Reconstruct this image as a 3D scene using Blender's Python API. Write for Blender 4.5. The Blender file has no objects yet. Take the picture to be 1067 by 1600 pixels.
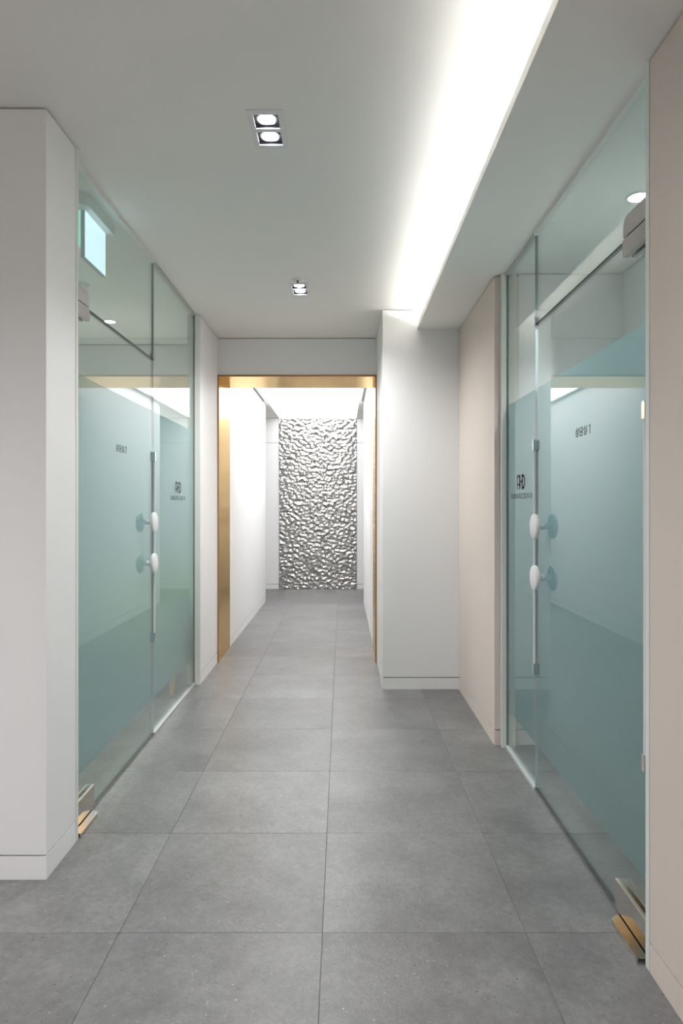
import bpy, bmesh, math
from mathutils import Vector, noise

# ------------------------------------------------------------------ camera, world, exposure
sc = bpy.context.scene
CAM_H, FPX = 1.263, 1048.0
cam_d = bpy.data.cameras.new('camera')
cam_d.sensor_fit = 'HORIZONTAL'; cam_d.sensor_width = 36.0
cam_d.lens = FPX / 1067.0 * 36.0
cam_d.shift_x = -0.5 / 1067.0
cam_d.shift_y = -11.0 / 1067.0
cam_d.clip_start = 0.02
cam = bpy.data.objects.new('camera', cam_d)
cam.location = (0, 0, CAM_H); cam.rotation_euler = (math.pi / 2, 0, 0)
sc.collection.objects.link(cam); sc.camera = cam

world = bpy.data.worlds.new('world'); sc.world = world
world.use_nodes = True
world.node_tree.nodes['Background'].inputs[0].default_value = (0.5, 0.52, 0.55, 1)
world.node_tree.nodes['Background'].inputs[1].default_value = 0.05

vs = sc.view_settings
vs.view_transform = 'Standard'; vs.look = 'None'; vs.gamma = 1.0
vs.use_curve_mapping = False
vs.exposure = 1.70
sc.cycles.use_denoising = True
sc.cycles.max_bounces = 12
sc.cycles.diffuse_bounces = 6
sc.cycles.glossy_bounces = 6
sc.cycles.transmission_bounces = 8
sc.cycles.transparent_max_bounces = 16
sc.cycles.sample_clamp_indirect = 6.0

# light levels
E_COVE = 19.0        # led strip in the cove
E_PANEL = 1.45        # stretched light ceiling of the far hall
W_TWIN = 10.5         # each lamp of a twin downlight
W_ROOM_L = 42.0      # consultation room behind the left glass
W_ROOM_R = 25.0       # consultation room behind the right glass
E_SIGN = 0.42

# ------------------------------------------------------------------ main dimensions (metres)
ZC = 2.603           # main ceiling
ZS = 2.468           # lowered soffit along the right side
XL = -0.996          # left wall face
XRN, XRF = 0.832, 0.802   # right wall faces, near and far
GL, GR = 1.033, 0.856     # |x| of the corridor faces of the glass
YP = 5.38            # portal face
YP2 = 5.95           # portal rear
YB = 10.10           # hall end wall

# ------------------------------------------------------------------ materials
def nodes_of(name):
    m = bpy.data.materials.new(name); m.use_nodes = True
    nt = m.node_tree
    return m, nt, nt.nodes['Principled BSDF']

def plain(name, col, rough=0.5, metal=0.0, bump=0.0, scale=60.0, var=0.0, spec=0.5):
    m, nt, b = nodes_of(name)
    b.inputs['Base Color'].default_value = (*col, 1)
    b.inputs['Roughness'].default_value = rough
    b.inputs['Metallic'].default_value = metal
    b.inputs['Specular IOR Level'].default_value = spec
    tc = nt.nodes.new('ShaderNodeTexCoord')
    n = nt.nodes.new('ShaderNodeTexNoise'); n.inputs['Scale'].default_value = scale
    n.inputs['Detail'].default_value = 4
    nt.links.new(tc.outputs['Object'], n.inputs['Vector'])
    if var > 0:
        mx = nt.nodes.new('ShaderNodeMix'); mx.data_type = 'RGBA'
        mx.inputs['A'].default_value = (*[c * (1 - var) for c in col], 1)
        mx.inputs['B'].default_value = (*[min(1, c * (1 + var)) for c in col], 1)
        nt.links.new(n.outputs['Fac'], mx.inputs['Factor'])
        nt.links.new(mx.outputs['Result'], b.inputs['Base Color'])
    if bump > 0:
        bp = nt.nodes.new('ShaderNodeBump'); bp.inputs['Strength'].default_value = bump
        bp.inputs['Distance'].default_value = 0.001
        nt.links.new(n.outputs['Fac'], bp.inputs['Height'])
        nt.links.new(bp.outputs['Normal'], b.inputs['Normal'])
    return m

def emit(name, col, strength):
    m, nt, b = nodes_of(name)
    b.inputs['Base Color'].default_value = (0.8, 0.8, 0.8, 1)
    b.inputs['Emission Color'].default_value = (*col, 1)
    b.inputs['Emission Strength'].default_value = strength
    return m

M = {}
M['white'] = plain('white_wall_finish', (0.82, 0.817, 0.815), 0.55, bump=0.08, scale=220, var=0.012)
M['ceil'] = plain('ceiling_paint', (0.88, 0.865, 0.825), 0.8, bump=0.06, scale=160, var=0.01, spec=0.2)
M['pink'] = plain('pale_pink_wall_finish', (0.70, 0.605, 0.545), 0.55, bump=0.06, scale=220, var=0.012)
M['core'] = plain('dark_shadow_gap', (0.16, 0.145, 0.13), 0.8)
M['trim'] = plain('white_trim_paint', (0.74, 0.75, 0.71), 0.45, var=0.01)
M['channel'] = plain('grey_white_channel', (0.48, 0.49, 0.48), 0.5)
M['whitemetal'] = plain('white_powder_coat', (0.80, 0.79, 0.80), 0.4)
M['steel'] = plain('brushed_steel', (0.31, 0.29, 0.28), 0.30, 1.0, var=0.03, scale=400)
M['polished'] = plain('polished_steel', (0.52, 0.505, 0.48), 0.08, 1.0)
M['chrome'] = plain('chrome', (0.75, 0.75, 0.80), 0.12, 1.0)
M['alu'] = plain('aluminium_rod', (0.82, 0.79, 0.79), 0.4, 0.25)
M['darkmetal'] = plain('gunmetal_well', (0.10, 0.10, 0.12), 0.35, 0.6)
M['silver'] = plain('lamp_reflector', (0.85, 0.86, 0.9), 0.2, 1.0)
M['dark'] = plain('dark_slot', (0.12, 0.12, 0.125), 0.6)
M['black'] = plain('painted_hollow_dark', (0.02, 0.02, 0.02), 0.6)
M['print'] = plain('grey_vinyl_lettering', (0.105, 0.11, 0.112), 0.6)
M['ripple'] = plain('ripple_stainless_steel', (0.60, 0.59, 0.57), 0.04, 1.0)
M['wood'] = plain('pale_beech_wood', (0.66, 0.47, 0.22), 0.5, var=0.12, scale=30)
M['olive'] = plain('yellow_green_fabric', (0.70, 0.74, 0.22), 0.9, bump=0.4, scale=500, var=0.1)
M['greyplastic'] = plain('grey_plastic', (0.42, 0.46, 0.48), 0.5)
M['offwhite'] = plain('off_white_plastic', (0.80, 0.80, 0.78), 0.5)
M['lamp'] = emit('lamp_glow', (0.97, 0.98, 1.0), 12.0)
M['roomlamp'] = emit('room_lamp_glow', (0.97, 0.98, 1.0), 25.0)
M['led'] = emit('cove_led', (1.0, 0.99, 0.98), E_COVE)
M['panel'] = emit('light_ceiling', (0.985, 0.99, 1.0), E_PANEL)
M['signface'] = emit('sign_white_face', (0.68, 0.89, 1.0), E_SIGN)
M['signgreen'] = emit('sign_green_face', (0.12, 0.75, 0.55), 0.3)

def gold():
    m, nt, b = nodes_of('brushed_gold_steel')
    b.inputs['Metallic'].default_value = 1.0
    b.inputs['Base Color'].default_value = (0.70, 0.46, 0.19, 1)
    b.inputs['Specular Tint'].default_value = (0.97, 0.86, 0.66, 1)
    tc = nt.nodes.new('ShaderNodeTexCoord')
    mp = nt.nodes.new('ShaderNodeMapping'); mp.inputs['Scale'].default_value = (40, 40, 900)
    n = nt.nodes.new('ShaderNodeTexNoise'); n.inputs['Scale'].default_value = 1.0
    n.inputs['Detail'].default_value = 3
    rr = nt.nodes.new('ShaderNodeMapRange')
    rr.inputs['To Min'].default_value = 0.14; rr.inputs['To Max'].default_value = 0.24
    nt.links.new(tc.outputs['Object'], mp.inputs['Vector'])
    nt.links.new(mp.outputs['Vector'], n.inputs['Vector'])
    nt.links.new(n.outputs['Fac'], rr.inputs['Value'])
    nt.links.new(rr.outputs['Result'], b.inputs['Roughness'])
    return m
M['gold'] = gold()
M['copper'] = plain('copper_edge', (0.42, 0.24, 0.12), 0.4, 0.8)

def glass_mat(bonded=False):
    # thin architectural glass: mirror reflection by Fresnel, the rest passes straight through with a green tint
    m = bpy.data.materials.new('film_backed_glass' if bonded else 'clear_green_glass'); m.use_nodes = True
    nt = m.node_tree; nt.nodes.clear()
    out = nt.nodes.new('ShaderNodeOutputMaterial')
    geo = nt.nodes.new('ShaderNodeNewGeometry')
    ior = nt.nodes.new('ShaderNodeMapRange')
    ior.inputs['To Min'].default_value = 1.5; ior.inputs['To Max'].default_value = 1 / 1.5
    fr = nt.nodes.new('ShaderNodeFresnel')
    nt.links.new(geo.outputs['Backfacing'], ior.inputs['Value'])
    nt.links.new(ior.outputs['Result'], fr.inputs['IOR'])
    tr = nt.nodes.new('ShaderNodeBsdfTransparent'); tr.inputs[0].default_value = (0.86, 0.915, 0.905, 1)
    gl = nt.nodes.new('ShaderNodeBsdfGlossy'); gl.inputs['Roughness'].default_value = 0.0
    gl.inputs['Color'].default_value = (0.95, 0.97, 0.96, 1)
    mx = nt.nodes.new('ShaderNodeMixShader')
    if bonded: mx.inputs[0].default_value = 0.0       # film glued to this face: no mirror reflection
    else: nt.links.new(fr.outputs[0], mx.inputs[0])
    nt.links.new(tr.outputs[0], mx.inputs[1]); nt.links.new(gl.outputs[0], mx.inputs[2])
    nt.links.new(mx.outputs[0], out.inputs[0])
    return m
M['glass'] = glass_mat()
M['glassback'] = glass_mat(True)
M['glassedge'] = plain('green_glass_edge', (0.09, 0.14, 0.135), 0.3)
M['glassrim'] = plain('dark_glass_rim', (0.012, 0.03, 0.03), 0.4, spec=0.2)
M['seal'] = plain('translucent_white_seal', (0.46, 0.53, 0.53), 0.5)

def film_mat():
    m = bpy.data.materials.new('frosted_film'); m.use_nodes = True
    nt = m.node_tree; nt.nodes.clear()
    out = nt.nodes.new('ShaderNodeOutputMaterial')
    di = nt.nodes.new('ShaderNodeBsdfDiffuse'); di.inputs[0].default_value = (0.68, 0.795, 0.815, 1)
    tl = nt.nodes.new('ShaderNodeBsdfTranslucent'); tl.inputs[0].default_value = (0.68, 0.815, 0.835, 1)
    rf = nt.nodes.new('ShaderNodeBsdfRefraction'); rf.inputs['Color'].default_value = (0.73, 0.84, 0.85, 1)
    rf.inputs['Roughness'].default_value = 0.38; rf.inputs['IOR'].default_value = 1.4
    a = nt.nodes.new('ShaderNodeMixShader'); a.inputs[0].default_value = 0.5
    b = nt.nodes.new('ShaderNodeMixShader'); b.inputs[0].default_value = 0.55
    nt.links.new(di.outputs[0], a.inputs[1]); nt.links.new(tl.outputs[0], a.inputs[2])
    nt.links.new(a.outputs[0], b.inputs[1]); nt.links.new(rf.outputs[0], b.inputs[2])
    nt.links.new(b.outputs[0], out.inputs[0])
    return m
M['film'] = film_mat()

def tile_mat():
    m, nt, b = nodes_of('grey_stone_tile')
    geo = nt.nodes.new('ShaderNodeNewGeometry')
    oi = nt.nodes.new('ShaderNodeObjectInfo')
    off = nt.nodes.new('ShaderNodeVectorMath'); off.operation = 'MULTIPLY_ADD'
    sc_ = nt.nodes.new('ShaderNodeCombineXYZ')
    mul = nt.nodes.new('ShaderNodeMath'); mul.operation = 'MULTIPLY'; mul.inputs[1].default_value = 37.0
    nt.links.new(oi.outputs['Random'], mul.inputs[0])
    nt.links.new(mul.outputs[0], sc_.inputs['Z'])
    add = nt.nodes.new('ShaderNodeVectorMath'); add.operation = 'ADD'
    nt.links.new(geo.outputs['Position'], add.inputs[0]); nt.links.new(sc_.outputs[0], add.inputs[1])
    def noise_n(scale, detail, rough=0.6):
        n = nt.nodes.new('ShaderNodeTexNoise'); n.inputs['Scale'].default_value = scale
        n.inputs['Detail'].default_value = detail; n.inputs['Roughness'].default_value = rough
        nt.links.new(add.outputs[0], n.inputs['Vector']); return n
    big = noise_n(2.6, 6, 0.65); fine = noise_n(45, 5, 0.7); speck = noise_n(110, 2, 0.5); cloud = noise_n(7.0, 8, 0.7)
    r1 = nt.nodes.new('ShaderNodeValToRGB')
    r1.color_ramp.elements[0].position = 0.33; r1.color_ramp.elements[0].color = (0.128, 0.126, 0.1255, 1)
    r1.color_ramp.elements[1].position = 0.68; r1.color_ramp.elements[1].color = (0.190, 0.187, 0.186, 1)
    nt.links.new(big.outputs['Fac'], r1.inputs[0])
    def mixn(blend, fac, a, bsock):
        x = nt.nodes.new('ShaderNodeMix'); x.data_type = 'RGBA'; x.blend_type = blend
        if isinstance(fac, float): x.inputs['Factor'].default_value = fac
        else: nt.links.new(fac, x.inputs['Factor'])
        nt.links.new(a, x.inputs['A'])
        if isinstance(bsock, tuple): x.inputs['B'].default_value = bsock
        else: nt.links.new(bsock, x.inputs['B'])
        return x.outputs['Result']
    c = mixn('OVERLAY', 0.40, r1.outputs[0], cloud.outputs['Fac'])
    c = mixn('OVERLAY', 0.45, c, fine.outputs['Fac'])
    s1 = nt.nodes.new('ShaderNodeMapRange'); s1.inputs['From Min'].default_value = 0.70; s1.inputs['From Max'].default_value = 0.76
    nt.links.new(speck.outputs['Fac'], s1.inputs['Value'])
    c = mixn('MIX', s1.outputs['Result'], c, (0.34, 0.335, 0.33, 1))
    s2 = nt.nodes.new('ShaderNodeMapRange'); s2.inputs['From Min'].default_value = 0.31; s2.inputs['From Max'].default_value = 0.26
    nt.links.new(speck.outputs['Fac'], s2.inputs['Value'])
    c = mixn('MIX', s2.outputs['Result'], c, (0.05, 0.049, 0.048, 1))
    tone = nt.nodes.new('ShaderNodeMapRange'); tone.inputs['To Min'].default_value = 0.91; tone.inputs['To Max'].default_value = 1.09
    nt.links.new(oi.outputs['Random'], tone.inputs['Value'])
    vm = nt.nodes.new('ShaderNodeVectorMath'); vm.operation = 'SCALE'
    nt.links.new(c, vm.inputs[0]); nt.links.new(tone.outputs['Result'], vm.inputs['Scale'])
    nt.links.new(vm.outputs[0], b.inputs['Base Color'])
    rr = nt.nodes.new('ShaderNodeMapRange'); rr.inputs['To Min'].default_value = 0.31; rr.inputs['To Max'].default_value = 0.41
    nt.links.new(cloud.outputs['Fac'], rr.inputs['Value']); nt.links.new(rr.outputs['Result'], b.inputs['Roughness'])
    crease = noise_n(62, 3, 0.6); crease.inputs['Distortion'].default_value = 1.6
    bp = nt.nodes.new('ShaderNodeBump'); bp.inputs['Strength'].default_value = 0.55; bp.inputs['Distance'].default_value = 0.002
    nt.links.new(crease.outputs['Fac'], bp.inputs['Height']); nt.links.new(bp.outputs['Normal'], b.inputs['Normal'])
    return m
M['tile'] = tile_mat()
M['grout'] = plain('dark_tile_joint', (0.17, 0.168, 0.165), 0.8)

# ------------------------------------------------------------------ helpers
COL = sc.collection
ORG = {}                                   # world origin of every object

class MB:
    def __init__(s): s.bm = bmesh.new(); s.smooth = False
    def box(s, x0, x1, y0, y1, z0, z1, mi=0, emi=None, flat_axis=None):
        v = [s.bm.verts.new(p) for p in ((x0,y0,z0),(x1,y0,z0),(x1,y1,z0),(x0,y1,z0),(x0,y0,z1),(x1,y0,z1),(x1,y1,z1),(x0,y1,z1))]
        for k, q in enumerate(((0,3,2,1),(4,5,6,7),(0,1,5,4),(2,3,7,6),(1,2,6,5),(3,0,4,7))):
            f = s.bm.faces.new([v[i] for i in q])
            ax = (2,2,1,1,0,0)[k]
            f.material_index = mi if (emi is None or ax == flat_axis) else emi
        return s
    def rbox(s, x0, x1, y0, y1, z0, z1, r, seg=3):
        t = bmesh.new()
        bmesh.ops.create_cube(t, size=1)
        for v in t.verts:
            v.co = Vector(((x0+x1)/2 + v.co.x*(x1-x0), (y0+y1)/2 + v.co.y*(y1-y0), (z0+z1)/2 + v.co.z*(z1-z0)))
        bmesh.ops.bevel(t, geom=t.edges[:], offset=r, segments=seg, profile=0.5, affect='EDGES')
        s.merge(t); return s
    def merge(s, t):
        mp = {v: s.bm.verts.new(v.co) for v in t.verts}
        for f in t.faces:
            try:
                g = s.bm.faces.new([mp[v] for v in f.verts]); g.material_index = f.material_index
            except ValueError: pass
        t.free()
    def prism(s, pts, a0, a1, axis, mi=0):
        # pts: 2D outline in the two other axes (order x,y,z without axis)
        def P(p, a):
            q = list(p); q.insert(axis, a); return q
        n = len(pts)
        A = [s.bm.verts.new(P(p, a0)) for p in pts]; B = [s.bm.verts.new(P(p, a1)) for p in pts]
        s.bm.faces.new(A[::-1]).material_index = mi; s.bm.faces.new(B).material_index = mi
        for i in range(n):
            s.bm.faces.new((A[i], A[(i+1) % n], B[(i+1) % n], B[i])).material_index = mi
        return s
    def lathe(s, prof, c, axis, n=32, sign=1):
        # prof: (radius, along) list, closed at the ends where radius is 0
        u, v = [(1,2),(0,2),(0,1)][axis]
        rings = []
        for r, a in prof:
            if r < 1e-6:
                p = list(c); p[axis] += sign*a; rings.append([s.bm.verts.new(p)])
            else:
                ring = []
                for k in range(n):
                    t = 2*math.pi*k/n; p = list(c); p[axis] += sign*a
                    p[u] += r*math.cos(t); p[v] += r*math.sin(t); ring.append(s.bm.verts.new(p))
                rings.append(ring)
        for A, B in zip(rings, rings[1:]):
            for k in range(n):
                k2 = (k+1) % n
                if len(A) == 1 and len(B) == 1: continue
                if len(A) == 1: s.bm.faces.new((A[0], B[k], B[k2]))
                elif len(B) == 1: s.bm.faces.new((A[k], A[k2], B[0]))
                else: s.bm.faces.new((A[k], A[k2], B[k2], B[k]))
        return s
    def build(s, name, mat, parent=None, origin=None, smooth=None):
        bmesh.ops.recalc_face_normals(s.bm, faces=s.bm.faces[:])
        if parent is not None: o0 = ORG[parent.name]
        elif origin is not None: o0 = Vector(origin)
        else:
            co = [v.co for v in s.bm.verts]
            o0 = Vector(((min(c.x for c in co)+max(c.x for c in co))/2, (min(c.y for c in co)+max(c.y for c in co))/2, min(c.z for c in co)))
        for v in s.bm.verts: v.co -= o0
        me = bpy.data.meshes.new(name); s.bm.to_mesh(me); s.bm.free()
        for m in (mat if isinstance(mat, (list, tuple)) else [mat]): me.materials.append(M[m])
        o = bpy.data.objects.new(name, me); COL.objects.link(o)
        if parent is not None: o.parent = parent
        else: o.location = o0
        ORG[o.name] = o0.copy()
        if smooth is not None:
            me.shade_smooth() if smooth is True else me.set_sharp_from_angle(angle=math.radians(smooth))
            if smooth is not True:
                for p in me.polygons: p.use_smooth = True
                me.set_sharp_from_angle(angle=math.radians(smooth))
        return o

def tag(o, label=None, cat=None, group=None, kind=None):
    if label: o['label'] = label
    if cat: o['category'] = cat
    if group: o['group'] = group
    if kind: o['kind'] = kind
    return o
def empty(name, loc, label, cat, group=None, kind=None):
    o = bpy.data.objects.new(name, None); o.empty_display_size = 0.1
    COL.objects.link(o); o.location = loc; ORG[o.name] = Vector(loc)
    return tag(o, label, cat, group, kind)
def struct(o, label, cat): return tag(o, label, cat, kind='structure')

def slab_with_holes(mb, x0, x1, y0, y1, z0, z1, holes):
    xs = sorted({x0, x1, *[h[0] for h in holes], *[h[1] for h in holes]})
    ys = sorted({y0, y1, *[h[2] for h in holes], *[h[3] for h in holes]})
    for a, b in zip(xs, xs[1:]):
        for c, d in zip(ys, ys[1:]):
            cx, cy = (a+b)/2, (c+d)/2
            if any(h[0] < cx < h[1] and h[2] < cy < h[3] for h in holes): continue
            mb.box(a, b, c, d, z0, z1)

BASE_H, GAP = 0.078, 0.006
def wall(name, boxes, label, mat='white', top_gap=True, base=True, base_name=None, z0=0.0):
    """wall finish above a thin shadow gap and a flush baseboard; a recessed core closes the gaps"""
    w = MB(); bb = MB()
    for (x0, x1, y0, y1, zt) in boxes:
        zb = BASE_H + GAP if base else z0
        w.box(x0, x1, y0, y1, zb, zt - (GAP if top_gap else 0))
        if base: bb.box(x0, x1, y0, y1, 0, BASE_H)
    o = struct(w.build(name, mat), label, 'wall')
    c = MB()
    for (x0, x1, y0, y1, zt) in boxes:
        c.box(x0+.012, x1-.012, y0+.012, y1-.012, z0+0.002, zt - 0.0005)
    c.build('shadow_gap_core', 'core', o)
    if base:
        struct(bb.build(base_name, mat), ('flush white' if mat == 'white' else 'flush pale pink') + ' baseboard under the ' + label, 'baseboard')
    else: bb.bm.free()
    return o

# ------------------------------------------------------------------ floor
floor = struct(MB().box(-3.66, 2.5, -3.45, 10.4, -0.06, -0.0025).build('floor', 'grout', origin=(0, 0, 0)),
               'grey stone tile floor running down the corridor', 'floor')
T = 0.6; J = 0.0007
tm = MB(); tm.box(-T/2+J, T/2-J, -T/2+J, T/2-J, -0.012, 0.0)
bmesh.ops.bevel(tm.bm, geom=[e for e in tm.bm.edges if all(v.co.z > -0.001 for v in e.verts)], offset=0.0006, segments=1, affect='EDGES')
tm_mesh = None
for j in range(-9, 14):
    for i in range(-6, 4):
        cx = -0.057 + T*(i + 0.5); cy = 1.981 + T*(j + 0.5)
        if cy > 10.35: continue
        if tm_mesh is None:
            t = tm.build('floor_tile', 'tile', floor); tm_mesh = t.data
        else:
            t = bpy.data.objects.new('floor_tile', tm_mesh); COL.objects.link(t); t.parent = floor
        t.location = (cx, cy, 0)

# ------------------------------------------------------------------ ceilings
TWINS = [(-0.262, 2.395), (-0.262, 4.17), (-0.262, 0.62), (-0.262, -1.155), (-2.05, 0.62), (-2.05, -1.155)]
holes = [(x-.052, x+.052, y-.112, y+.112) for x, y in TWINS]
mb = MB(); slab_with_holes(mb, -3.4, 0.90, -3.2, 5.40, ZC, ZC+.09, holes)
struct(mb.build('ceiling', 'ceil'), 'smooth white main ceiling of the corridor', 'ceiling')
mb = MB()
mb.box(0.5175, 0.90, -3.2, 4.594, ZS, ZS+.012)
mb.box(0.5175, 0.5325, -3.2, 4.594, ZS+.012, 2.505)
struct(mb.build('ceiling_soffit', 'ceil'), 'lowered white soffit with upturned lip along the pink wall', 'ceiling')
struct(MB().box(0.878, 0.90, -3.2, 4.594, ZS+.012, ZC).build('wall_cove', 'ceil'), 'back of the light cove above the lowered soffit', 'wall')
mb = MB()
mb.box(-2.6, -0.944, YP2, YB, 2.574, 2.66); mb.box(0.222, 2.3, YP2, YB, 2.574, 2.66)
mb.box(-0.944, 0.222, YP2, YP2+.12, 2.574, 2.66); mb.box(-2.6, 2.3, YP2, YB+.3, 2.66, 2.70)
struct(mb.build('ceiling_hall', 'ceil'), 'white ceiling strips around the glowing panel of the far hall', 'ceiling')
struct(MB().box(0.868, 1.62, 0.9, 3.62, 2.482, 2.55).build('ceiling_room_right', 'ceil'), 'plain ceiling of the room behind the right glass', 'ceiling')
struct(MB().box(-3.4, -1.0, 5.40, 5.75, ZC, ZC+.09).build('ceiling_room_left', 'ceil'), 'plain ceiling of the room behind the left glass', 'ceiling')

# ------------------------------------------------------------------ walls
wall('wall_left_near', [(-3.3, XL, 2.26, 2.36, ZC), (-1.09, XL, 2.36, 2.509, ZC)], 'white corner pier before the left glass', base_name='baseboard_left_near')
wall('wall_left_far', [(-1.09, XL, 4.745, 8.77, ZC)], 'white wall running through the gold portal on its left', base_name='baseboard_left_far')
wall('wall_lintel', [(XL, 0.279, YP, YP2, ZC)], 'white lintel over the gold portal', base=False, z0=2.305)
wall('wall_right_pier', [(0.280, 0.90, 4.596, 8.65, ZC)], 'white pier to the right of the gold portal', base_name='baseboard_right_pier')
wall('wall_right_far', [(XRF, 0.93, 3.523, 4.594, ZS)], 'pale pink wall between the white pier and the glass', 'pink', base_name='baseboard_right_far')
wall('wall_right_near', [(XRN, 0.93, -3.2, 1.811, ZS)], 'pale pink wall before the right glass', 'pink', base_name='baseboard_right_near')
wall('wall_room_right_back', [(0.93, 1.475, 3.53, 3.62, 2.482)], 'end wall of the room behind the right glass', 'white', base_name='baseboard_room_right')
wall('wall_room_right_side', [(1.475, 1.56, 0.95, 3.62, 2.482)], 'side wall of the room behind the right glass', base_name='baseboard_room_right_side')
wall('wall_room_right_front', [(0.93, 1.475, 0.95, 1.05, 2.482)], 'front wall of the room behind the right glass', base_name='baseboard_room_right_front')
wall('wall_room_left_back', [(-3.3, -1.09, 5.60, 5.70, ZC)], 'end wall of the room behind the left glass', base_name='baseboard_room_left')
wall('wall_room_left_side', [(-3.38, -3.28, 2.36, 5.70, ZC)], 'side wall of the room behind the left glass', base_name='baseboard_room_left_side')
wall('wall_lobby_left', [(-3.38, -3.28, -3.2, 2.36, ZC)], 'side wall of the lobby before the corridor', base_name='baseboard_lobby_left')
wall('wall_lobby_back', [(-3.3, XRN, -3.2, -3.1, ZC)], 'rear wall of the lobby before the corridor', base_name='baseboard_lobby_back')
wall('wall_hall_left', [(-2.5, -2.4, 8.6, YB+.2, 2.574)], 'side wall of the far hall on its left', base_name='baseboard_hall_left')
wall('wall_hall_right', [(2.1, 2.2, 8.5, YB+.2, 2.574)], 'side wall of the far hall on its right', base_name='baseboard_hall_right')
wall('wall_hall_left_return', [(-2.5, -1.09, 8.60, 8.70, 2.574)], 'return wall of the far hall on its left', base_name='baseboard_hall_left_return')
wall('wall_hall_right_return', [(0.90, 2.2, 8.50, 8.60, 2.574)], 'return wall of the far hall on its right', base_name='baseboard_hall_right_return')
# end wall: facing panels left and right of the ripple sheet, each with a joint high up
wb = struct(MB().box(-2.5, 2.2, YB+.02, YB+.12, 0, 2.574).build('wall_back', 'core'), 'white panelled end wall of the far hall', 'wall')
for (a, b) in ((-2.4, -0.946), (0.224, 2.1)):
    for z0, z1 in ((0.068+.006, 2.196), (2.202, 2.570)):
        MB().box(a, b, YB, YB+.021, z0, z1).build('wall_panel', 'white', wb)
    struct(MB().box(a, b, YB, YB+.02, 0, 0.068).build('baseboard_back', 'white'), 'flush white baseboard beside the ripple steel sheet', 'baseboard')

# ------------------------------------------------------------------ gold portal
pf = empty('trim_1', ((XL+.279)/2, YP, 0), 'brushed gold steel lining of the portal', 'portal frame', kind='structure')
zl = 2.300
MB().box(XL, XL+.004, YP-.003, YP2, 0.0, zl).build('jamb', 'gold', pf)
MB().box(0.276, 0.280, YP-.003, YP2, 0.0, zl).build('jamb', 'gold', pf)
MB().box(XL, 0.280, YP-.003, YP2, zl, zl+.004).build('head', 'gold', pf)
mb = MB()
mb.box(XL-.001, XL+.012, YP-.008, YP-.002, 0, zl+.003)
mb.box(0.268, 0.2815, YP-.008, YP-.002, 0, zl+.003)
mb.box(XL-.001, 0.2815, YP-.008, YP-.002, zl-.009, zl+.006)
mb.build('front_edge', 'copper', pf)

# ------------------------------------------------------------------ hall ceiling light and slots
lp = empty('light_ceiling_panel', (-0.36, 8.1, 2.574), 'large glowing white stretched panel in the far hall ceiling', 'ceiling light')
MB().box(-0.940, 0.218, YP2+.125, YB-.004, 2.577, 2.585).build('diffuser', 'panel', lp)
mb = MB()
for a, b in ((-0.944, -0.940), (0.218, 0.222)): mb.box(a, b, YP2+.12, YB, 2.573, 2.60)
mb.build('edge_profile', 'trim', lp)
for (a, b, lab) in ((-0.994, -0.972, 'left'), (0.250, 0.272, 'right')):
    e = empty('linear_diffuser', ((a+b)/2, 7.3, 2.57), 'dark linear air slot in the far hall ceiling above ' + ('the wall left of the portal' if lab == 'left' else 'the white pier'), 'air slot', 'linear slots of the far hall ceiling')
    MB().box(a+.004, b-.004, YP2+.06, 8.45, 2.570, 2.574).build('slot', 'dark', e)
    mb = MB(); mb.box(a, a+.004, YP2+.06, 8.45, 2.568, 2.574); mb.box(b-.004, b, YP2+.06, 8.45, 2.568, 2.574)
    mb.build('frame', 'greyplastic', e)

# ------------------------------------------------------------------ rippled steel sheet
def ripple_sheet():
    x0, x1, z0, z1 = -0.943, 0.221, 0.003, 2.570
    nx, nz = 281, 620
    vs_, fs = [], []
    for j in range(nz):
        z = z0 + (z1-z0)*j/(nz-1)
        for i in range(nx):
            x = x0 + (x1-x0)*i/(nx-1)
            p = Vector((x*19.0, z*24.0, 3.1)); q = Vector((x*40.0+9, z*46.0, 7.7))
            h = noise.noise(p)*0.0150 + noise.noise(q)*0.0040
            e = min(1.0, min(i, nx-1-i, j, nz-1-j)/4.0)
            vs_.append((x, YB-.012 + h*e, z))
    for j in range(nz-1):
        for i in range(nx-1):
            a = j*nx+i; fs.append((a, a+1, a+nx+1, a+nx))
    n = len(vs_)
    # back sheet closes the volume
    vs_ += [(x0, YB+.018, z0), (x1, YB+.018, z0), (x1, YB+.018, z1), (x0, YB+.018, z1)]
    fs.append((n+1, n, n+3, n+2))
    fs.append(tuple([n, n+1] + [i for i in range(nx-1, -1, -1)]))
    fs.append(tuple([n+2, n+3] + [(nz-1)*nx+i for i in range(nx)]))
    fs.append(tuple([n+3, n] + [j*nx for j in range(nz)]))
    fs.append(tuple([n+1, n+2] + [j*nx+nx-1 for j in range(nz-1, -1, -1)]))
    o0 = Vector(((x0+x1)/2, YB, z0))
    me = bpy.data.meshes.new('ripple_sheet'); me.from_pydata([tuple(Vector(v)-o0) for v in vs_], [], fs)
    me.materials.append(M['ripple']); me.update()
    for p in me.polygons: p.use_smooth = len(p.vertices) == 4
    o = bpy.data.objects.new('ripple_steel_sheet', me); COL.objects.link(o); o.location = o0
    tag(o, 'tall mirror steel sheet with water ripple dimples on the end wall', 'metal panel')
ripple_sheet()

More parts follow.
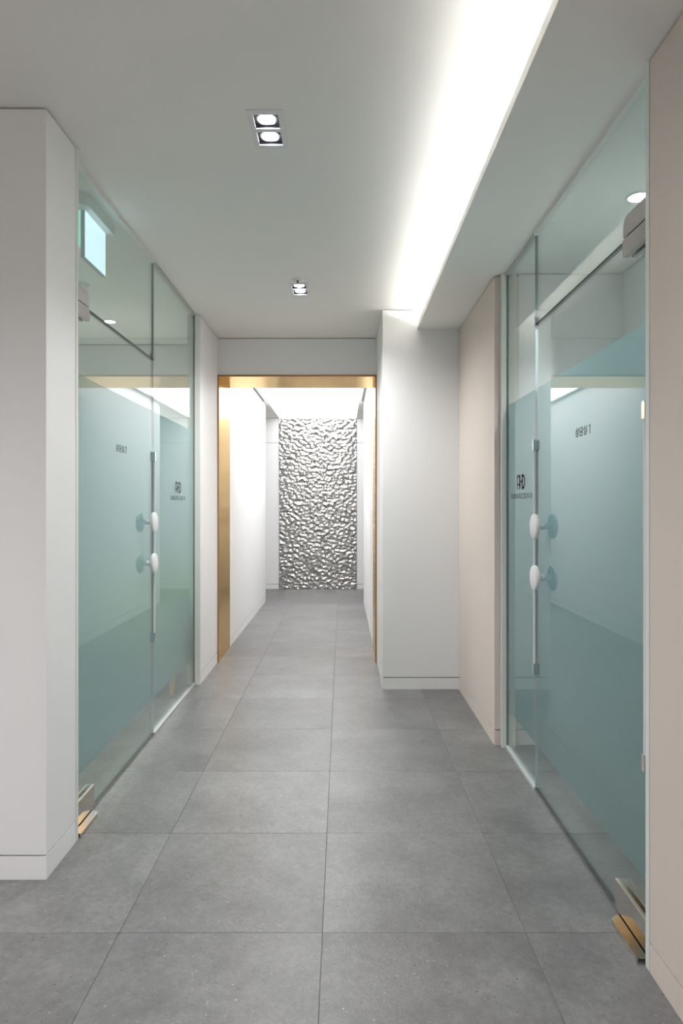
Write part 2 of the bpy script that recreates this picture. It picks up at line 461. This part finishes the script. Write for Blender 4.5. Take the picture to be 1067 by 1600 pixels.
# ------------------------------------------------------------------ glass fronts
STROKES = {
 '상': [[(.30,1),(.30,.86),(.04,.52)], [(.30,.84),(.54,.56)], [(.76,1),(.76,.47)], [(.76,.74),(.96,.74)], ('o',.45,.21,.31,.20)],
 '담': [[(.58,.95),(.10,.95),(.10,.54),(.60,.54)], [(.76,1),(.76,.47)], [(.76,.74),(.96,.74)], [(.14,.38),(.80,.38),(.80,.03),(.14,.03),(.14,.38)]],
 '실': [[(.30,1),(.30,.86),(.04,.56)], [(.30,.84),(.54,.60)], [(.80,1),(.80,.50)], [(.16,.42),(.80,.42),(.80,.23),(.16,.23),(.16,.03),(.84,.03)]],
 '1': [[(.25,.84),(.55,.98),(.55,0)]],
 '2': [[(.12,.74),(.16,.90),(.36,1),(.60,.97),(.74,.82),(.70,.62),(.10,.02),(.80,.02)]],
 '피': [[(.03,.9),(.66,.9)], [(.03,.1),(.66,.1)], [(.22,.9),(.22,.1)], [(.47,.9),(.47,.1)], [(.88,1),(.88,0)]],
 '에': [('o',.22,.5,.19,.36), [(.62,.97),(.62,.03)], [(.45,.5),(.62,.5)], [(.90,1),(.90,0)]],
 '이': [('o',.32,.5,.26,.38), [(.88,1),(.88,0)]],
 '치': [[(.35,1),(.35,.84)], [(.06,.80),(.64,.80)], [(.35,.80),(.05,.12)], [(.33,.52),(.66,.12)], [(.88,1),(.88,0)]],
 '디': [[(.62,.9),(.08,.9),(.08,.1),(.64,.1)], [(.88,1),(.88,0)]],
 '부': [[(.20,1),(.20,.52),(.80,.52),(.80,1)], [(.20,.76),(.80,.76)], [(.0,.31),(1,.31)], [(.5,.31),(.5,0)]],
 '과': [[(.08,.92),(.56,.92),(.56,.56)], [(.28,.62),(.28,.22)], [(.0,.2),(.66,.2)], [(.82,1),(.82,0)], [(.82,.52),(1.0,.52)]],
}
def strokes_of(text, width, height, gap, wd=None):
    """polylines in metres centred on (0,0)"""
    ws = [(wd or {}).get(ch, 1.0) for ch in text]
    unit = (width - gap*(len(text)-1)) / sum(ws)
    x = -width/2; out = []
    for ch, w in zip(text, ws):
        if ch != ' ':
            for s in STROKES[ch]:
                if s[0] == 'o':
                    _, cx, cy, rx, ry = s
                    pl = [(cx+rx*math.cos(2*math.pi*k/20), cy+ry*math.sin(2*math.pi*k/20)) for k in range(21)]
                else: pl = s
                out.append([(x+px*unit*w, (py-.5)*height) for px, py in pl])
        x += unit*w + gap
    return out
def add_strokes(mb, lines, sw, put):
    """flat strips of width sw; put(u, v, depth) -> world point"""
    for pl in lines:
        for (a, b) in zip(pl, pl[1:]):
            d = Vector((b[0]-a[0], b[1]-a[1])); L = d.length
            if L < 1e-6: continue
            d /= L; n = Vector((-d.y, d.x))*sw/2; e = d*sw*.45
            P = [Vector(a)-e-n, Vector(b)+e-n, Vector(b)+e+n, Vector(a)-e+n]
            lo = [mb.bm.verts.new(put(p.x, p.y, 0.0002)) for p in P]; hi = [mb.bm.verts.new(put(p.x, p.y, 0.0008)) for p in P]
            mb.bm.faces.new(lo[::-1]); mb.bm.faces.new(hi)
            for k in range(4): mb.bm.faces.new((lo[k], lo[(k+1) % 4], hi[(k+1) % 4], hi[k]))
def add_rects(mb, rects, put):
    for (a, b, c, d) in rects:
        P = [(a, c), (b, c), (b, d), (a, d)]
        lo = [mb.bm.verts.new(put(u, v, 0.0002)) for u, v in P]; hi = [mb.bm.verts.new(put(u, v, 0.0008)) for u, v in P]
        mb.bm.faces.new(lo[::-1]); mb.bm.faces.new(hi)
        for k in range(4): mb.bm.faces.new((lo[k], lo[(k+1) % 4], hi[(k+1) % 4], hi[k]))
def rounded(y0, y1, z0, z1, radii, n=6):
    """outline of a rectangle; radii = (y0z0, y1z0, y1z1, y0z1)"""
    out = []
    for (cy, cz, sy, sz, r, a0) in ((y0,z0,1,1,radii[0],180),(y1,z0,-1,1,radii[1],270),(y1,z1,-1,-1,radii[2],0),(y0,z1,1,-1,radii[3],90)):
        if r <= 0: out.append((cy, cz)); continue
        for k in range(n+1):
            t = math.radians(a0 + 90*k/n); out.append((cy+sy*r+r*math.cos(t), cz+sz*r+r*math.sin(t)))
    return out

FZ0, FZ1 = 0.192, 1.782
DOOR_TOP = 2.058
def glass_front(s, g, yh, ys, ye, ztop, side, sign_text):
    """s: +1 right / -1 left; g: |x| of the corridor face; yh hinge edge, ys door/sidelight joint, ye far end"""
    X = lambda u: s*(g+u)
    def bx(mb, u0, u1, *r, **k):
        a, b = sorted((X(u0), X(u1))); return mb.box(a, b, *r, **k)
    def pane(y0, y1, z0, z1, par, far=1):
        zs = sorted({z0, z1, *[z for z in (FZ0, FZ1) if z0 < z < z1]})
        mb = MB(); R = [[mb.bm.verts.new((X(u), y, z)) for (u, y) in ((0,y0),(0,y1),(.012,y1),(.012,y0))] for z in zs]
        for A, B, za, zb in zip(R, R[1:], zs, zs[1:]):
            for k in range(4):
                f = mb.bm.faces.new((A[k], A[(k+1) % 4], B[(k+1) % 4], B[k]))
                f.material_index = (0, far, 3 if FZ0 < (za+zb)/2 < FZ1 else 0, 1)[k]
        mb.bm.faces.new(R[0][::-1]).material_index = 2; mb.bm.faces.new(R[-1]).material_index = 2
        return mb.build('glass_pane', ['glass', 'glassedge', 'glassrim', 'glassback', 'seal'], par)
    def film(y0, y1, par): bx(MB(), .0125, .0133, y0, y1, FZ0, FZ1).build('frosted_film', 'film', par)
    def plate(name, pts, u0, u1, mat, par, sm=None):
        mb = MB()                                    # two cover plates clamping the glass
        for a, b in ((u0, -.0004), (.0124, u1)):
            t = MB().prism(pts, *sorted((X(a), X(b))), 0)
            bmesh.ops.bevel(t.bm, geom=t.bm.edges[:], offset=.0008, segments=1, affect='EDGES')
            mb.merge(t.bm)
        return mb.build(name, mat, par, smooth=sm)
    put = lambda yc, zc: (lambda u, v, d: (X(-d), yc - s*u, zc + v))
    n0 = 1 if side == 'left' else 2
    wallname = 'the gold portal' if side == 'left' else 'the pale pink walls'
    # ---- door
    dr = empty('door_%d' % n0, (X(.006), (yh+ys)/2, 0), 'frosted glass door lettered 상담실 %s with two white round knobs' % sign_text[-1], 'glass door', kind='structure')
    y0, y1 = yh+.007, ys-.003
    pane(y0, y1, .012, DOOR_TOP-.003, dr, 4); film(y0+.002, y1-.002, dr)
    bx(MB(), .0, .012, y1+.0002, ys-.0002, .012, DOOR_TOP-.003).build('edge_seal', 'seal', dr)
    plate('patch_fitting', rounded(yh+.004, yh+.175, DOOR_TOP-.056, DOOR_TOP-.003, (0, .010, .004, 0)), -.014, .026, 'steel', dr)
    plate('patch_fitting', rounded(yh+.004, yh+.235, .021, .110, (0, 0, 0, 0)), -.012, .024, 'polished', dr)
    for z in (1.172, .954):
        for d in (-1,):                     # corridor side
            c = (X(0) if d < 0 else X(.012), ys-.125, z)
            k = MB().lathe([(0,.046),(.0485,.046),(.0515,.0445),(.053,.041),(.053,.034),(.0515,.031),(.0485,.030),(0,.030)], c, 0, 48, sign=s*d).build('knob', 'whitemetal', dr, smooth=35)
            MB().lathe([(0,0),(.0125,0),(.0125,.031),(0,.031)], c, 0, 24, sign=s*d).build('stem', 'whitemetal', k, smooth=35)
    for yr in (ys-.009, yh+.040):
        r = MB()
        for u in (-.0055, .0175): r.lathe([(0,.545),(.0062,.545),(.0062,1.530),(0,1.530)], (X(u), yr, 0), 2, 16)
        r = r.build('edge_rod', 'alu', dr, smooth=40)
        for (za, zb, up) in ((1.505, 1.555, 1), (.515, .565, 0)):
            rr = (0, 0, .010, .010) if up else (.010, .010, 0, 0)
            c = MB(); c.prism(rounded(yr-.0105, yr+.0105, za, zb, rr), *sorted((X(-.013), X(.025))), 0)
            c = c.build('end_cap', 'chrome', r)
    mb = MB(); add_strokes(mb, strokes_of(sign_text, .152, .031, .0045, {' ': .12, sign_text[-1]: .55}), .0031, put(2.38 if s > 0 else 3.145, 1.526))
    mb.build('lettering', 'print', dr)
    # ---- transom
    tr = empty('window_%d' % n0, (X(.006), (yh+ys)/2, DOOR_TOP), 'clear glass transom over the door lettered 상담실 %s' % sign_text[-1], 'glass panel', kind='structure')
    pane(yh+.002, ys-.003, DOOR_TOP+.004, ztop-.010, tr)
    plate('patch_fitting', rounded(yh+.004, yh+.170, DOOR_TOP+.001, DOOR_TOP+.062, (0, .004, .028, 0)), -.014, .026, 'steel', tr)
    plate('corner_clip', rounded(ys-.016, ys+.016, DOOR_TOP-.004, DOOR_TOP+.034, (.003, .003, .003, .003)), -.007, .019, 'chrome', tr)
    # ---- sidelight
    sl = empty('window_%d' % (n0+2), (X(.006), (ys+ye)/2, 0), 'frosted fixed glass sidelight bearing a dark clinic logo, beside %s' % wallname, 'glass panel', kind='structure')
    pane(ys, ye, .010, ztop-.010, sl); film(ys+.001, ye-.001, sl)
    ch = MB(); bx(ch, -.006, .018, ys, ye, 0, .014); bx(ch, -.006, .018, ys, ye, ztop-.014, ztop)
    ch.build('channel', 'channel', sl)
    bx(MB(), -.006, .018, yh, ys, ztop-.014, ztop).build('channel', 'trim', tr)
    yc = 3.205 if s > 0 else 4.235
    mb = MB()
    add_strokes(mb, strokes_of('피에이치디피부과', .372, .0255, .0085), .0031, put(yc, 1.306))
    h = .035
    W = .070
    rects = [(-W, -W+.012, -h, h), (-W, -.012, h-.013, h), (-.032, -.012, -h, h), (-W, -.012, -.0175, -.0065),
             (-.032, .034, -.0045, .0075), (.012, .032, -h, h)]
    add_rects(mb, rects, put(yc, 1.373))
    arc = [(.026, h-.005)] + [(.032+.033*math.sin(t), (h-.005)*math.cos(t)) for t in [math.pi*k/14 for k in range(15)]] + [(.026, -h+.005)]
    add_strokes(mb, [arc], .0105, put(yc, 1.373))
    mb.build('logo', 'print', sl)
    # ---- frame posts
    tn = 2 if s < 0 else 4
    outer = XL if s < 0 else XRN
    a, b = sorted((outer, s*(g+.050)))
    mb = MB().box(a, b, yh-.022, yh, 0, ztop)
    struct(mb.build('trim_%d' % tn, 'trim'), 'slim white frame post at the hinge side of the door lettered 상담실 %s' % sign_text[-1], 'frame post')
    mb = MB().box(a, b, ye, ye+.032, 0, ztop)
    struct(mb.build('trim_%d' % (tn+1), 'trim'), 'slim white frame post at the far end of the sidelight beside %s' % wallname, 'frame post')
    # ---- floor hinge under the door
    fh = empty('floor_hinge', (X(.006), yh+.12, 0), 'polished steel floor hinge cover under the glass door opposite the ' + ('pale pink wall' if s < 0 else 'white corner pier'), 'floor hinge', 'floor hinges of the glass doors')
    u0, u1 = -.044, .056
    a, b = sorted((X(u0), X(u1))); yn, yf = yh+.008, yh+.205
    pts = [(a, yn), (b, yn)] + [((a+b)/2 + (b-a)/2*math.cos(t), yf-.025+.025*math.sin(t)) for t in [math.pi*k/12 for k in range(13)]]
    cv = MB().prism(pts, .0, .017, 2)
    bmesh.ops.bevel(cv.bm, geom=[e for e in cv.bm.edges if all(v.co.z > .016 for v in e.verts)], offset=.0012, segments=2, affect='EDGES')
    cv.build('cover', 'polished', fh)
    MB().box(a+.004, b-.004, yn-.0008, yn, .005, .014).build('end_opening_shade', 'black', fh)  # flat black plate paints the shade inside the open cover end

glass_front(-1, GL, 2.536, 3.682, 4.713, ZC, 'left', '상담실 2')
glass_front(+1, GR, 1.838, 2.970, 3.490, ZS, 'right', '상담실 1')

# ------------------------------------------------------------------ lamps
def spot(name, loc, watts, par, angle=140, blend=0.6, r=.035, col=(.985, .985, 1)):
    d = bpy.data.lights.new(name, 'SPOT'); d.energy = watts; d.spot_size = math.radians(angle); d.spot_blend = blend
    d.shadow_soft_size = r; d.color = col
    o = bpy.data.objects.new(name, d); COL.objects.link(o); o.parent = par
    o.location = Vector(loc) - ORG[par.name]
    return o
def twin(x, y, label, watts=W_TWIN, beam=112):
    e = empty('twin_downlight', (x, y, ZC), label, 'downlight', 'twin square downlights of the main ceiling')
    hx, hy = .052, .112
    fr = MB(); slab_with_holes(fr, x-.062, x+.062, y-.124, y+.124, ZC-.004, ZC, [(x-.043, x+.043, y-.097, y-.011), (x-.043, x+.043, y+.011, y+.097)])
    fr.build('frame', 'whitemetal', e)
    for d in (-.054, .054):
        cy = y+d; w = MB(); q = .043; z1 = ZC+.052
        for bxs in ((x-q-.003, x-q, cy-q-.003, cy+q+.003), (x+q, x+q+.003, cy-q-.003, cy+q+.003), (x-q, x+q, cy-q-.003, cy-q), (x-q, x+q, cy+q, cy+q+.003)):
            w.box(*bxs, ZC, z1)
        w.box(x-q-.003, x+q+.003, cy-q-.003, cy+q+.003, z1, z1+.003)
        w = w.build('well', 'darkmetal', e)
        MB().lathe([(.031,.0),(.0375,.0),(.0375,.020),(.031,.020),(.031,.0)], (x, cy, ZC+.006), 2, 32).build('lamp_ring', 'silver', w, smooth=35)
        MB().lathe([(0,0),(.020,.001),(.0295,.004),(.0295,.016),(0,.016)], (x, cy, ZC+.005), 2, 32).build('lamp_lens', 'lamp', w, smooth=35)
        spot('lamp_light', (x, cy, ZC-.008), watts, e, beam, 1.0, .03)
twin(*TWINS[0], 'twin square recessed downlight in the main ceiling, away from the sprinkler', W_TWIN*0.8)
twin(*TWINS[1], 'twin square recessed downlight in the main ceiling, touching the sprinkler', W_TWIN*2.1, 150)
for x, y in TWINS[2:]: twin(x, y, 'added twin downlight in the lobby ceiling, ' + ('near the corridor' if y > 0 else 'near the rear wall') + (', beside the pink wall' if x > -1 else ', away from the pink wall'), W_TWIN*2.1 if x < -1 else W_TWIN, 150)  # unseen lobby downlights, added to light the corner pier and the corridor

def round_light(x, y, z, r, watts, label):
    e = empty('round_downlight', (x, y, z), label, 'downlight')
    MB().lathe([(r,.0),(r+.010,.0),(r+.010,.005),(r,.005),(r,.0)], (x, y, z-.005), 2, 32).build('rim', 'whitemetal', e, smooth=35)
    MB().lathe([(0,0),(r,0),(r,.004),(0,.004)], (x, y, z-.0042), 2, 32).build('lens', 'roomlamp', e, smooth=35)
    spot('lamp_light', (x, y, z-.012), watts, e, 130, 0.7, r)
round_light(-1.69, 4.89, ZC, .036, W_ROOM_L, 'small round downlight in the ceiling behind the left glass')
round_light(-2.30, 3.40, ZC, .036, W_ROOM_L, 'added round downlight deep in the room behind the left glass')  # unseen extra lamp, added to brighten the room behind the film
round_light(1.174, 2.65, 2.482, .040, W_ROOM_R, 'round downlight in the ceiling behind the right glass')

led = empty('led_strip', (.60, .7, ZS+.012), 'warm white light strip hidden in the cove behind the soffit lip', 'light strip')
MB().prism([(.594, ZS+.012), (.609, ZS+.0235), (.614, ZS+.012)], -3.1, 4.585, 1).build('carrier', 'alu', led)
MB().prism([(.590, ZS+.0135), (.606, ZS+.0255), (.608, ZS+.0235), (.592, ZS+.0125)], -3.1, 4.585, 1).build('diffuser', 'led', led)

# ------------------------------------------------------------------ sprinkler, detector, exit sign
sp = empty('sprinkler', (-.262, 4.0, ZC), 'small round white sprinkler plate in the main ceiling', 'sprinkler')
MB().lathe([(0,0),(.026,0),(.032,.003),(.034,.009),(0,.009)], (-.262, 3.985, ZC-.009), 2, 32).build('plate', 'whitemetal', sp, smooth=40)
MB().lathe([(0,0),(.006,0),(.006,.010),(.012,.012),(0,.012)], (-.262, 3.985, ZC-.020), 2, 16).build('head', 'darkmetal', sp, smooth=40)
sd = empty('smoke_detector', (-1.588, 4.06, ZC), 'round white smoke detector on the ceiling behind the left glass', 'smoke detector')
MB().lathe([(0,0),(.030,.0),(.042,.008),(.045,.022),(0,.022)], (-1.588, 4.06, ZC-.034), 2, 32).build('dome', 'offwhite', sd, smooth=40)
MB().lathe([(0,0),(.052,0),(.055,.004),(.055,.012),(0,.012)], (-1.588, 4.06, ZC-.012), 2, 32).build('base', 'offwhite', sd, smooth=40)

es = empty('exit_sign', (-1.135, 3.065, ZC), 'glowing white hanging sign box on the ceiling behind the left glass', 'exit sign')
xa, xb, ya, yb_ = -1.182, -1.090, 2.865, 3.262
rr = (xb-xa)/2; cx = (xa+xb)/2
pts = [(cx+rr*math.cos(t), yb_-rr+rr*math.sin(t)) for t in [math.pi*k/12 for k in range(13)]] + [(cx-rr*math.cos(t), ya+rr-rr*math.sin(t)) for t in [math.pi*k/12 for k in range(13)]]
MB().prism(pts, ZC-.050, ZC, 2).build('ceiling_base', 'offwhite', es, smooth=40)
bd = MB().box(-1.1425, -1.1255, 2.935, 3.192, 2.346, ZC-.050).build('housing', 'greyplastic', es)
MB().box(-1.1255, -1.1235, 2.939, 3.190, 2.351, ZC-.051).build('white_face', 'signface', bd)
MB().box(-1.1565, -1.1425, 2.935, 3.192, 2.400, ZC-.050).build('green_face', 'signgreen', bd)

# ------------------------------------------------------------------ armchair behind the left sidelight
ac = empty('armchair', (-1.46, 4.78, 0), 'yellow green upholstered armchair on tapered wooden legs behind the left glass', 'armchair')
x0, x1, y0, y1 = -1.80, -1.105, 4.42, 5.12
MB().rbox(x0, x1, y0, y1, .205, .40, .03).build('seat_base', 'olive', ac, smooth=40)
MB().rbox(x0+.10, x1-.10, y0+.02, y1-.14, .395, .50, .04).build('seat_cushion', 'olive', ac, smooth=40)
MB().rbox(x0, x1, y1-.15, y1, .38, .86, .05).build('backrest', 'olive', ac, smooth=40)
for a, b in ((x0, x0+.10), (x1-.10, x1)): MB().rbox(a, b, y0+.01, y1-.10, .38, .63, .04).build('armrest', 'olive', ac, smooth=40)
for lx in (x0+.06, x1-.025):
    for ly in (y0+.05, y1-.06):
        MB().lathe([(0,0),(.015,0),(.026,.21),(0,.21)], (lx, ly, 0), 2, 20).build('leg', 'wood', ac, smooth=40)
